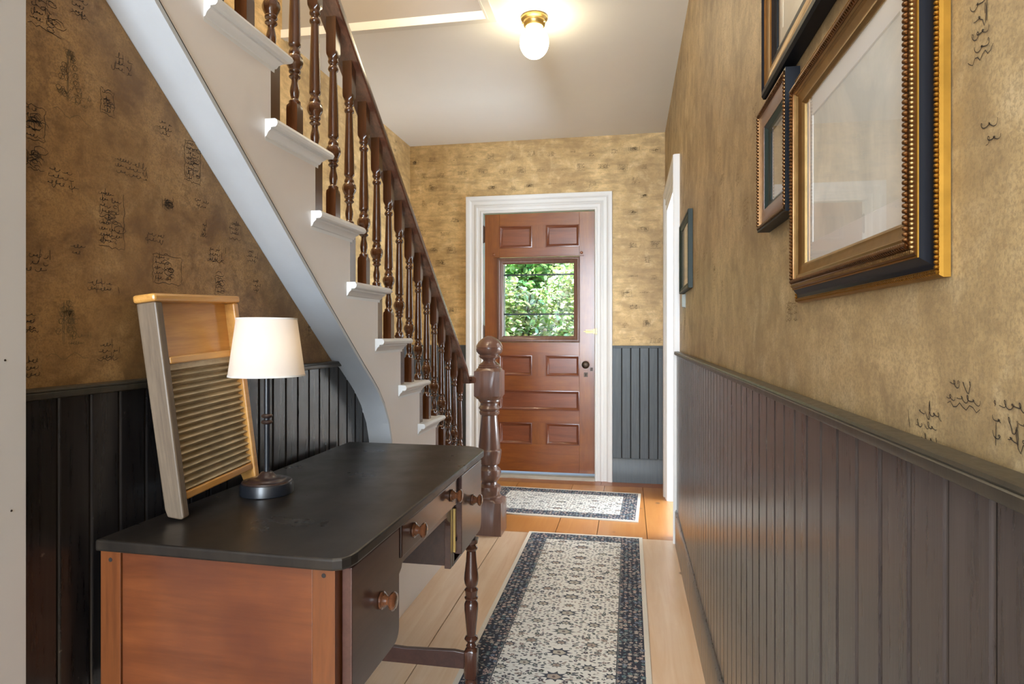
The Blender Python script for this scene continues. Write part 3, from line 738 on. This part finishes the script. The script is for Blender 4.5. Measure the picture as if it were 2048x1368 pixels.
b.prism(ap, 'x', PX1-.012, PX1-.002); b.build('apron', M['desk'], desk)
def knob(x, y, z, par, s_=1.0):
    q = MB(); q.turned([(0, .0145*s_, 0), (.002, .0165*s_, 0), (.005, .0165*s_, 0), (.007, .0125*s_, 0), (.009, .0135*s_, 0), (.011, .0110*s_, 0), (.014, .0085*s_, 0), (.017, .0090*s_, 0), (.019, .0130*s_, 0), (.022, .0165*s_, 0), (.026, .0175*s_, 0), (.029, .0155*s_, 0), (.031, .009*s_, 0)], (x, y, z), 20, 'x')
    return q.build('knob', M['knob'], par, smooth=40)
def dfront(name, y0, y1, z0, z1, x0, x1, rl, rr, kn):
    pts = [(y0, z1), (y1, z1)]
    for i in range(6):
        a = PI/2*i/5; pts.append((y1-rr+rr*math.cos(a), z0+rr-rr*math.sin(a))) if rr else None
    if not rr: pts.append((y1, z0))
    if rl:
        for i in range(6): a = PI/2*i/5; pts.append((y0+rl-rl*math.sin(a), z0+rl-rl*math.cos(a)))
    else: pts.append((y0, z0))
    q = MB(); q.prism(pts, 'x', x0, x1)
    o = q.build(name, M['desk'], desk, bevel=.0035)
    for (y, z) in kn: knob(x1-.0005, y, z, o)
    return o
dfront('drawer', .992, 1.215, .485, .708, -.4735, -.4555, .002, .026, [(1.118, .602)])
dfront('drawer', 1.690, 1.926, .492, .708, -.4735, -.4530, .002, .026, [(1.808, .612)])
dfront('drawer', 1.246, 1.682, .634, .704, -.4735, -.4620, 0, 0, [(1.318, .672), (1.618, .672)])
b = MB(); b.box(-.474, -.468, 1.6785, 1.6895, .50, .62); b.box(-.470, -.466, 1.680, 1.688, .53, .54, 1); b.build('hinge_strip', [M['brass'], M['groove']], desk)
for y in (1.905, 1.005):
    b = MB(); b.prism([(PX0+.04, .062), (PX1-.024, .062), (PX1-.024, .112), (PX1-.06, .116), (-.69, .110), (PX0+.08, .116), (PX0+.04, .112)], 'y', y-.008, y+.008)
    b.build('stretcher', M['desk'], desk, bevel=.002)

# ------------------------------------------------------------------ washboard
def rotv(v, ax, a):
    return Matrix.Rotation(a, 3, ax) @ v
ya, le, ro = .0484, .1109, .0388
def RR(v): return rotv(rotv(rotv(Vector(v), 'X', ro), 'Y', -le), 'Z', ya)
wv, uv, nv = RR((0, 1, 0)), RR((0, 0, 1)), RR((1, 0, 0))
WO = Vector((-.850, 1.0915, .7415))
mt = Matrix((( wv.x, -nv.x, uv.x, WO.x), (wv.y, -nv.y, uv.y, WO.y), (wv.z, -nv.z, uv.z, WO.z), (0, 0, 0, 1)))
wash = thing('washboard', (0, 0, 0), 'old wooden washboard with ribbed scrubbing plate leaning on the left wall', 'washboard')
wash.matrix_world = mt
W_, L_, D_ = .285, .440, .042
def stile(x0, x1):
    q = MB(); q.prism([(0, 0), (.006, -.003), (.034, .004), (.038, .02), (D_, L_-.016), (0, L_-.016)], 'x', x0, x1); return q
stile(0, .020).build('stile', M['wash_wood'], wash, bevel=.004)
stile(W_-.018, W_).build('stile', M['wash_gold'], wash, bevel=.004)
b = MB(); b.box(-.006, W_+.004, -.004, D_+.002, L_-.016, L_); b.build('crest_rail', M['wash_gold'], wash, bevel=.005)
b = MB(); b.box(.020, W_-.018, .024, .030, .315, L_-.016); b.build('soap_board', M['wash_gold'], wash)
b = MB(); b.box(.020, W_-.018, -.001, .030, .300, .315); b.build('soap_ledge', M['wash_gold'], wash, bevel=.003)
b = MB(); b.box(.020, W_-.018, .004, .022, .030, .046); b.build('bottom_rail', M['wash_gold'], wash, bevel=.003)
b = MB(); P_ = []; nr = 17; z0, z1 = .046, .300
for i in range(nr*8+1):
    z = z0+(z1-z0-.014)*i/(nr*8); P_.append((z, .012-.0058*math.sin(2*PI*i/8)))
P_ += [(z1-.012, .006), (z1, .006)]
b.strip(P_, lambda z, y, t: (t, y, z), .0198, W_-.0178)
b.strip([(z, y+.0055) for z, y in P_], lambda z, y, t: (t, y, z), .0198, W_-.0178)
b.build('scrubbing_plate', M['corr'], wash, smooth=60)

# ------------------------------------------------------------------ table lamp
LX, LY, LZ = -.815, 1.323, .735
lamp = thing('table_lamp', (LX, LY, LZ), 'slim black table lamp with white tapered fabric shade on the desk', 'lamp')
b = MB(); b.turned([(0, .0565, 0), (.002, .0585, 0), (.020, .0580, 0), (.026, .0560, 0), (.0275, .0535, 0)], (LX, LY, LZ), 48); b.build('base', M['lamp_black'], lamp, smooth=40)
b = MB(); b.turned([(.0272, .0545, 0), (.030, .0530, 0), (.0315, .0430, 0), (.0330, .0415, 0), (.0345, .040, 0), (.0360, .0300, 0), (.038, .0215, 0), (.044, .0165, 0), (.049, .0125, 0), (.0505, .009, 0)], (LX, LY, LZ), 40); b.build('base_cap', M['lamp_bronze'], lamp, smooth=40)
b = MB(); b.turned([(.048, .0068, 0), (.264, .0068, 0), (.266, .0105, 0), (.273, .0105, 0), (.275, .004, 0), (.30, .004, 0)], (LX, LY, LZ), 20); b.build('stem', M['lamp_black'], lamp, smooth=40)
b = MB()
for z in (.163, .177): b.turned([(z-.005, .007, 0), (z-.003, .0115, 0), (z, .0130, 0), (z+.003, .0115, 0), (z+.005, .007, 0)], (LX, LY, LZ), 20)
b.build('stem_ring', M['lamp_bronze'], lamp, smooth=40)
b = MB()
N = 56; zs0, zs1, r0, r1 = .268, .401, .0835, .0655
for (r_a, r_b, off_) in ((r0, r1, 0), (r0-.0012, r1-.0012, 1)):
    v = [(LX+r_a*math.cos(2*PI*i/N), LY+r_a*math.sin(2*PI*i/N), LZ+zs0) for i in range(N)]+[(LX+r_b*math.cos(2*PI*i/N), LY+r_b*math.sin(2*PI*i/N), LZ+zs1) for i in range(N)]
    b.add(v, [(i, (i+1) % N, N+(i+1) % N, N+i) for i in range(N)]) if not off_ else None
trim_m = paint('shade_trim_cloth', (.70, .66, .60), .8)
sh = b.build('lamp_shade', M['shade'], lamp, smooth=60)
b = MB()
for (z, r_) in ((zs0, r0), (zs1-.004, r1+.0004)):
    b = MB(); b.add([(LX+(r_+d)*math.cos(2*PI*i/N), LY+(r_+d)*math.sin(2*PI*i/N), LZ+z+h) for d, h in ((-.001, 0), (.0008, 0), (.0004, .004), (-.0012, .004)) for i in range(N)],
          [(k_*N+i, k_*N+(i+1) % N, ((k_+1) % 4)*N+(i+1) % N, ((k_+1) % 4)*N+i) for k_ in range(4) for i in range(N)])
    b.build('shade_trim', trim_m, sh)
b = MB(); b.turned([(.295, .006, 0), (.305, .012, 0), (.32, .020, 0), (.335, .022, 0), (.35, .015, 0), (.356, .004, 0)], (LX, LY, LZ), 16); b.build('bulb', M['bulb'], lamp, smooth=60)

# ------------------------------------------------------------------ ceiling light
GX, GY = -.434, 2.925
cl = thing('ceiling_light', (GX, GY, CEIL), 'lit round opal globe on brass base, fixed to the white ceiling', 'light fixture')
b = MB(); b.turned([(0, .060, 0), (-.006, .063, 0), (-.012, .062, 0), (-.020, .050, 0), (-.026, .049, 0), (-.030, .052, 0), (-.040, .050, 0), (-.048, .042, 0)], (GX, GY, CEIL), 40)
b.turned([(0, .004, 0), (.008, .003, 0)], (GX+.047, GY-.02, CEIL-.034), 8, 'x'); b.turned([(-.008, .003, 0), (0, .004, 0)], (GX-.047, GY-.02, CEIL-.034), 8, 'x')
b.build('base', M['brass'], cl, smooth=40)
b = MB(); pr = []
for i in range(21):
    a = PI*i/20; pr.append((-.120+.074*math.cos(a), max(.0005, .068*math.sin(a)), 0))
pr[0] = (-.044, .036, 0); pr[1] = (-.048, .038, 0)
b.turned(pr, (GX, GY, CEIL), 40); b.build('globe', M['globe'], cl, smooth=60)

# ------------------------------------------------------------------ framed pictures on the right wall
def frame_fn(y, z, h): return (XR-.001-h, y, z)
def picture(name, label, y0, y1, z0, z1, prof, parts, glass_h, mat_w, print_mat, mount=None, beads=()):
    t = thing(name, (XR, (y0+y1)/2, z0), label, 'picture frame')
    P4 = [(y0, z0), (y0, z1), (y1, z1), (y1, z0)]
    for nm, pts, m_ in parts:
        q = MB(); q.mould([(-o, h) for o, h in pts], P4, closed=True, frame=frame_fn); q.build(nm, m_, t, smooth=35)
    for (ins, h, r_, step, m_, tw) in beads:
        q = MB()
        for (a, c_, fixed, ver) in ((y0+ins, y1-ins, z0+ins, 0), (y0+ins, y1-ins, z1-ins, 0), (z0+ins, z1-ins, y0+ins, 1), (z0+ins, z1-ins, y1-ins, 1)):
            nn = max(2, int((c_-a)/step))
            for i in range(nn+1):
                s_ = a+(c_-a)*i/nn
                if ver: q.bead((XR-.001-h, fixed, s_), r_, r_, step*.55)
                else: q.bead((XR-.001-h, s_, fixed), r_, step*.55, r_, tw=tw)
        q.build('rope_moulding', m_, t, smooth=60)
    iw = max(o for o, h in prof)
    a, c_, e, g_ = y0+iw-.004, y1-iw+.004, z0+iw-.004, z1-iw+.004
    q = MB(); q.box(XR-.001-glass_h+.004, XR-.001, a, c_, e, g_)
    bk = q.build('print', print_mat, t)
    if mat_w:
        q = MB(); q.mould([(0, 0), (0, .0015), (-mat_w, .0015), (-mat_w-.001, 0)], [(a, e), (a, g_), (c_, g_), (c_, e)], closed=True, frame=lambda y, z, h: (XR-.001-glass_h+.0038-h, y, z))
        q.build('mount', mount or M['mat_board_paper'], t)
    q = MB(); x = XR-.001-glass_h; q.add([(x, a, e), (x, c_, e), (x, c_, g_), (x, a, g_)], [(0, 1, 2, 3)]); q.build('glass_pane', M['picture_glass'], t)
    return t
def mat_print(name, c1, c2, c3, sc=5):
    m = NT(name); v = m.co(); f = m.noise(v, sc, 5, .6, .6); g_ = m.noise(m.co((1, 14, 2)), 3, 3)
    c = m.ramp(f, [(.35, c1), (.55, c2), (.7, c3)]); return m.set(m.mix(m.ramp(g_, [(.5, 0), (.8, .25)]), c, c2), .85)
big = [(0, 0), (.056, 0)]
picture('picture_frame', 'large gilt and black frame with rope edging and pale mounted print, nearest on right wall', .578, 1.035, 1.147, 1.490, big, [
    ('outer_edge', [(0, 0), (0, .0055), (.002, .0080), (.007, .0085), (.0075, .008), (.0075, 0)], M['gold']),
    ('black_moulding', [(.0074, 0), (.0074, .0082), (.010, .0088), (.013, .0105), (.016, .0140), (.0185, .0165), (.0185, 0)], M['black_frame']),
    ('gilt_line', [(.0184, 0), (.0184, .0176), (.0195, .0182), (.0206, .0176), (.0206, 0)], M['gold']),
    ('rope_bed', [(.0205, 0), (.0205, .017), (.024, .0205), (.031, .0225), (.034, .021), (.034, 0)], M['bronze']),
    ('inner_slope', [(.0339, 0), (.0339, .0195), (.0355, .0170), (.038, .0176), (.040, .0150), (.048, .0125), (.052, .0130), (.055, .0105), (.056, .009), (.056, 0)], M['gold_dull'])],
    .009, .030, mat_print('faded_drawing', (.60, .61, .58), (.78, .76, .70), (.84, .82, .77), 6),
    beads=((.0300, .0218, .0038, .0050, M['bronze'], .0028), (.0240, .0198, .0024, .0040, M['gold_dull'], .001), (.0042, .0085, .0028, .0042, M['gold'], .0015)))
picture('picture_frame', 'small square wooden frame with dark braided edge, hung beyond the big gilt frame', 1.044, 1.262, 1.291, 1.515, [(0, 0), (.05, 0)], [
    ('outer_edge', [(0, 0), (0, .0215), (.003, .022), (.003, 0)], M['black_frame']),
    ('rope_bed', [(.0029, 0), (.0029, .0215), (.011, .021), (.011, 0)], M['bronze']),
    ('wood_border', [(.0109, 0), (.0109, .019), (.014, .0195), (.036, .017), (.036, 0)], M['frame_wood']),
    ('dark_lip', [(.0359, 0), (.0359, .016), (.041, .012), (.044, .010), (.05, .008), (.05, 0)], paint('teal_black_lip', (.010, .022, .022), .4))],
    .009, 0, mat_print('small_print', (.40, .34, .27), (.52, .46, .38), (.62, .58, .52), 9),
    beads=((.0065, .0215, .0035, .0058, M['bronze'], .002),))
picture('picture_frame', 'tall black and gilt stepped frame with cream print, highest on right wall', .66, 1.216, 1.526, 2.12, [(0, 0), (.062, 0)], [
    ('outer_edge', [(0, 0), (0, .020), (.004, .024), (.010, .025), (.013, .021), (.013, 0)], M['black_frame']),
    ('gilt_step', [(.0129, 0), (.0129, .021), (.018, .022), (.022, .019), (.034, .016), (.040, .017), (.044, .014), (.044, 0)], M['gold_dull']),
    ('black_lip', [(.0439, 0), (.0439, .015), (.048, .016), (.054, .011), (.062, .010), (.062, 0)], M['black_frame'])],
    .009, .03, mat_print('cream_print', (.66, .54, .38), (.76, .66, .50), (.82, .74, .60), 3), paint('cream_mount', (.72, .62, .47), .8))
picture('picture_frame', 'thin dark green frame with pale print, beside the doorway on right wall', 2.7155, 3.172, 1.292, 1.620, [(0, 0), (.03, 0)], [
    ('outer_edge', [(0, 0), (0, .018), (.004, .0205), (.010, .020), (.012, .016), (.018, .014), (.021, .015), (.030, .009), (.030, 0)], M['green_frame'])],
    .008, .03, mat_print('green_print', (.58, .60, .55), (.70, .71, .66), (.78, .78, .72), 6))
b = MB(); b.box(XR-.004, XR, 3.06, 3.16, 1.222, 1.286); b.box(XR-.016, XR-.004, 3.062, 3.070, 1.226, 1.284); b.box(XR-.012, XR-.004, 3.10, 3.13, 1.258, 1.264)
tag(b.build('wall_bracket', M['steel'], origin=(XR, 3.11, 1.222)), 'small pale metal bracket under the green picture frame', 'bracket')

# ------------------------------------------------------------------ rugs (pattern woven into one mesh each)
def rug(label, cx, cy, wx, wy, rot, seed):
    rng = random.Random(seed); q = MB(); TH = .007
    cr, sr = math.cos(rot), math.sin(rot)
    hx, hy = wx/2, wy/2
    CREAM, NAVY = (.78, .76, .70), (.026, .032, .052)
    def rect(x0, x1, y0, y1, z, col): q.col = col; q.add([(x0, y0, z), (x1, y0, z), (x1, y1, z), (x0, y1, z)], [(0, 1, 2, 3)])
    q.col = (.70, .65, .56); q.box(-hx, hx, -hy, hy, 0, TH)
    z = TH+.0002; bd = .018; bw = .112
    rect(-hx+bd, hx-bd, -hy+bd, hy-bd, z, NAVY)
    fx, fy = hx-bw, hy-bw
    rect(-fx-.006, fx+.006, -fy-.006, fy+.006, z+.0002, (.20, .21, .20)); rect(-fx-.003, fx+.003, -fy-.003, fy+.003, z+.0003, NAVY)
    rect(-fx, fx, -fy, fy, z+.0004, CREAM)
    def blob(x, y, rx, ry, a, col, zz, petals=0, n=7, amp=.3):
        if petals: n = petals*3
        vs = []
        for i in range(n):
            t = 2*PI*i/n; k_ = 1+(amp*math.cos(petals*t) if petals else rng.uniform(-.22, .22))
            u_, v_ = rx*k_*math.cos(t), ry*k_*math.sin(t); vs.append((x+u_*math.cos(a)-v_*math.sin(a), y+u_*math.sin(a)+v_*math.cos(a), zz))
        q.col = col; q.add([(x, y, zz)]+vs, [(0, i+1, (i+1) % n+1) for i in range(n)])
    zf = z+.0006
    FC = [(.085, .095, .11), (.14, .155, .155), (.20, .21, .20), (.28, .22, .20), (.11, .13, .12), (.34, .28, .24), (.10, .085, .10)]
    occ = []
    # palmettes down the middle and at the field's edges, mirrored
    big_ = []
    n_y = int(fy*2/.155)
    for k_ in range(n_y):
        y = -fy+.06+k_*.155
        if abs(y) > fy-.03: continue
        big_ += [(0, y, .036, .024), (fx*.55, y+.07, .026, .019), (-fx*.55, y+.07, .026, .019), (fx*.97, y+.03, .022, .016), (-fx*.97, y+.03, .022, .016), (0, y+.07, .020, .014)]
    for (x, y, rx, ry) in big_:
        if abs(x) > fx-.012 and abs(x) < fx: x = math.copysign(fx-.016, x)
        if abs(y) > fy-.02: continue
        blob(x, y, rx, ry, 0, rng.choice(FC[:2]+[(.06, .07, .09)]), zf+.0001, petals=9, amp=.35)
        blob(x, y-.002, rx*.62, ry*.62, 0, rng.choice(((.42, .34, .28), (.50, .46, .38))), zf+.0003, petals=5, amp=.15)
        blob(x, y-.002, rx*.2, ry*.25, 0, (.16, .12, .12), zf+.0004)
        occ.append((x, y, max(rx, ry)*1.25))
    sp = .0165; yy = -fy+.006
    while yy < fy-.004:
        xx = sp/2
        while xx < fx-.003:
            x, y = xx+rng.uniform(-.005, .005), yy+rng.uniform(-.005, .005)
            s_ = rng.uniform(.8, 1.75); a = rng.uniform(-.8, .8); c_ = rng.choice(FC); kk = rng.random()
            for sg in (1, -1):
                X_ = x*sg
                if any((X_-o[0])**2+(y-o[1])**2 < o[2]**2 for o in occ): continue
                if kk < .12:
                    blob(X_, y, .0062*s_, .0052*s_, a*sg, c_, zf, petals=5); blob(X_, y, .0022, .002, 0, CREAM, zf+.0002)
                elif kk < .22:
                    q.col = c_; d = .011*s_; q.add([(X_-d*sg, y, zf), (X_-d*sg, y+.0012, zf), (X_, y+.0052, zf), (X_+d*.7*sg, y+.0012, zf), (X_, y+.0036, zf)], [(0, 1, 2, 4), (4, 2, 3)])
                else: blob(X_, y, .0050*s_, .0027*s_, a*sg, c_, zf)
            xx += sp
        yy += sp*.78
    # border flowers along the four sides
    def border(L, fn):
        n_ = int(L/.0175); bwid = bw-bd
        for i in range(n_):
            for j in range(5):
                u_ = -L/2+(i+.5+rng.uniform(-.25, .25))*L/n_; v_ = bwid*(j+.5+rng.uniform(-.25, .25))/5
                c_ = rng.choice(((.40, .29, .26), (.34, .30, .27), (.46, .38, .33), (.12, .20, .22), (.20, .22, .22), (.16, .20, .27)))
                x, y = fn(u_, v_)
                if rng.random() < .62:
                    r_ = rng.uniform(.0058, .0088); blob(x, y, r_, r_, rng.random(), c_, z+.0003, petals=5, amp=.22); blob(x, y, r_*.28, r_*.28, 0, (.60, .54, .46) if rng.random() < .6 else NAVY, z+.0005)
                else: blob(x, y, .006, .0032, rng.uniform(0, 3), c_, z+.0003)
        for i in range(int(L/.02)):     # vines
            u_ = -L/2+i*.02; p0 = fn(u_, bwid*(.5+.38*math.sin(u_*42))); p1 = fn(u_+.017, bwid*(.5+.38*math.sin((u_+.017)*42)))
            d = Vector(p1)-Vector(p0); nn = Vector((-d.y, d.x)).normalized()*.0009
            q.col = (.36, .34, .30); q.add([(p0[0]+nn.x, p0[1]+nn.y, z+.0004), (p0[0]-nn.x, p0[1]-nn.y, z+.0004), (p1[0]-nn.x, p1[1]-nn.y, z+.0004), (p1[0]+nn.x, p1[1]+nn.y, z+.0004)], [(0, 1, 2, 3)])
    Ly, Lx = 2*(hy-bd), 2*fx
    border(Ly, lambda u_, v_: (-hx+bd+v_, u_)); border(Ly, lambda u_, v_: (hx-bd-v_, u_))
    border(Lx, lambda u_, v_: (u_, -hy+bd+v_)); border(Lx, lambda u_, v_: (u_, hy-bd-v_))
    q.v = [(x*cr-y*sr+cx, x*sr+y*cr+cy, z_+.0005) for x, y, z_ in q.v]
    # side facing counts: keep the pattern faces up
    return tag(q.build('rug', M['rug'], origin=(cx, cy, 0)), label, 'rug', 'patterned floral rugs')
rug('long floral runner rug with cream field and navy border beside the desk', -.235, 2.26, .613, 2.40, 0, 1)
rug('short floral rug lying crosswise in front of the wooden door', -.432, 4.103, 1.0, .66, R(-2.4), 2)

# ------------------------------------------------------------------ garden outside the door glass
b = MB(); b.box(-14, 12, YB+.14, 24, -.55, -.5); b.build('floor_garden', M['ground'], kind='structure')
def shrub(name, label, cx, cy, rx, ry, z0, z1, n_, size, cols, seed, cat='shrub', group=None):
    rng = random.Random(seed); t = thing(name, (cx, cy, -.5), label, cat, group); q = MB()
    for i in range(n_):
        u_ = Vector((rng.gauss(0, 1), rng.gauss(0, 1), rng.gauss(0, 1))).normalized()*(rng.random()**.25)
        c_ = Vector((cx+u_.x*rx, cy+u_.y*ry, (z0+z1)/2+u_.z*(z1-z0)/2)); s_ = size*rng.uniform(.6, 1.3)
        d = Vector((rng.gauss(0, 1), rng.gauss(0, 1)-.4, rng.gauss(0, .6))).normalized(); up = Vector((rng.gauss(0, .5), rng.gauss(-.3, .5), 1)).normalized()
        sd = d.cross(up).normalized()*s_*.32; nn = sd.cross(d).normalized()*s_*.10
        q.col = tuple(a*rng.uniform(.75, 1.2) for a in rng.choice(cols))
        q.add([c_, c_+d*s_*.35+sd+nn, c_+d*s_*.75+sd*.8+nn, c_+d*s_, c_+d*s_*.75-sd*.8+nn, c_+d*s_*.35-sd+nn, c_+d*s_*.5], [(0, 1, 6), (1, 2, 6), (2, 3, 6), (3, 4, 6), (4, 5, 6), (5, 0, 6)])
    tag(q.build('foliage', M['leaf'], t), kind='stuff')
    q = MB()
    for i in range(7):
        a = rng.random()*6.28; q.tube([(cx+.05*math.cos(a), cy+.05*math.sin(a), -.5), (cx+rx*.3*math.cos(a), cy+ry*.3*math.sin(a), (z0+z1)/2), (cx+rx*.6*math.cos(a), cy+ry*.6*math.sin(a), z1-.2)], [.02, .013, .006])
    q.build('stem', M['bark'], t) if cat != 'tree' else q.build('trunk', M['bark'], t)
LG = [(.52, .60, .28), (.62, .66, .42), (.34, .48, .14), (.72, .74, .58)]
DG = [(.06, .20, .06), (.10, .30, .09), (.04, .14, .06), (.16, .36, .10)]
shrub('shrub', 'pale sunlit leafy shrub outside the door window, on the left', -1.42, 6.85, .75, .40, -.5, 1.72, 11000, .070, LG, 1, group='garden shrubs outside the door')
shrub('shrub', 'pale sunlit leafy shrub outside the door window, on the right', -.52, 7.75, .85, .42, -.5, 2.02, 11000, .075, LG, 2, group='garden shrubs outside the door')
shrub('tree', 'dark green tree seen through the upper part of the door window', -1.2, 11.5, 3.6, 1.5, -.9, 5.6, 16000, .26, DG, 3, 'tree')
shrub('hedge', 'mid green leafy hedge behind the two pale shrubs outside', -.6, 8.9, 3.0, .45, -.9, 2.5, 15000, .13, [(.20, .38, .10), (.32, .46, .16), (.12, .28, .07)], 4, 'hedge')
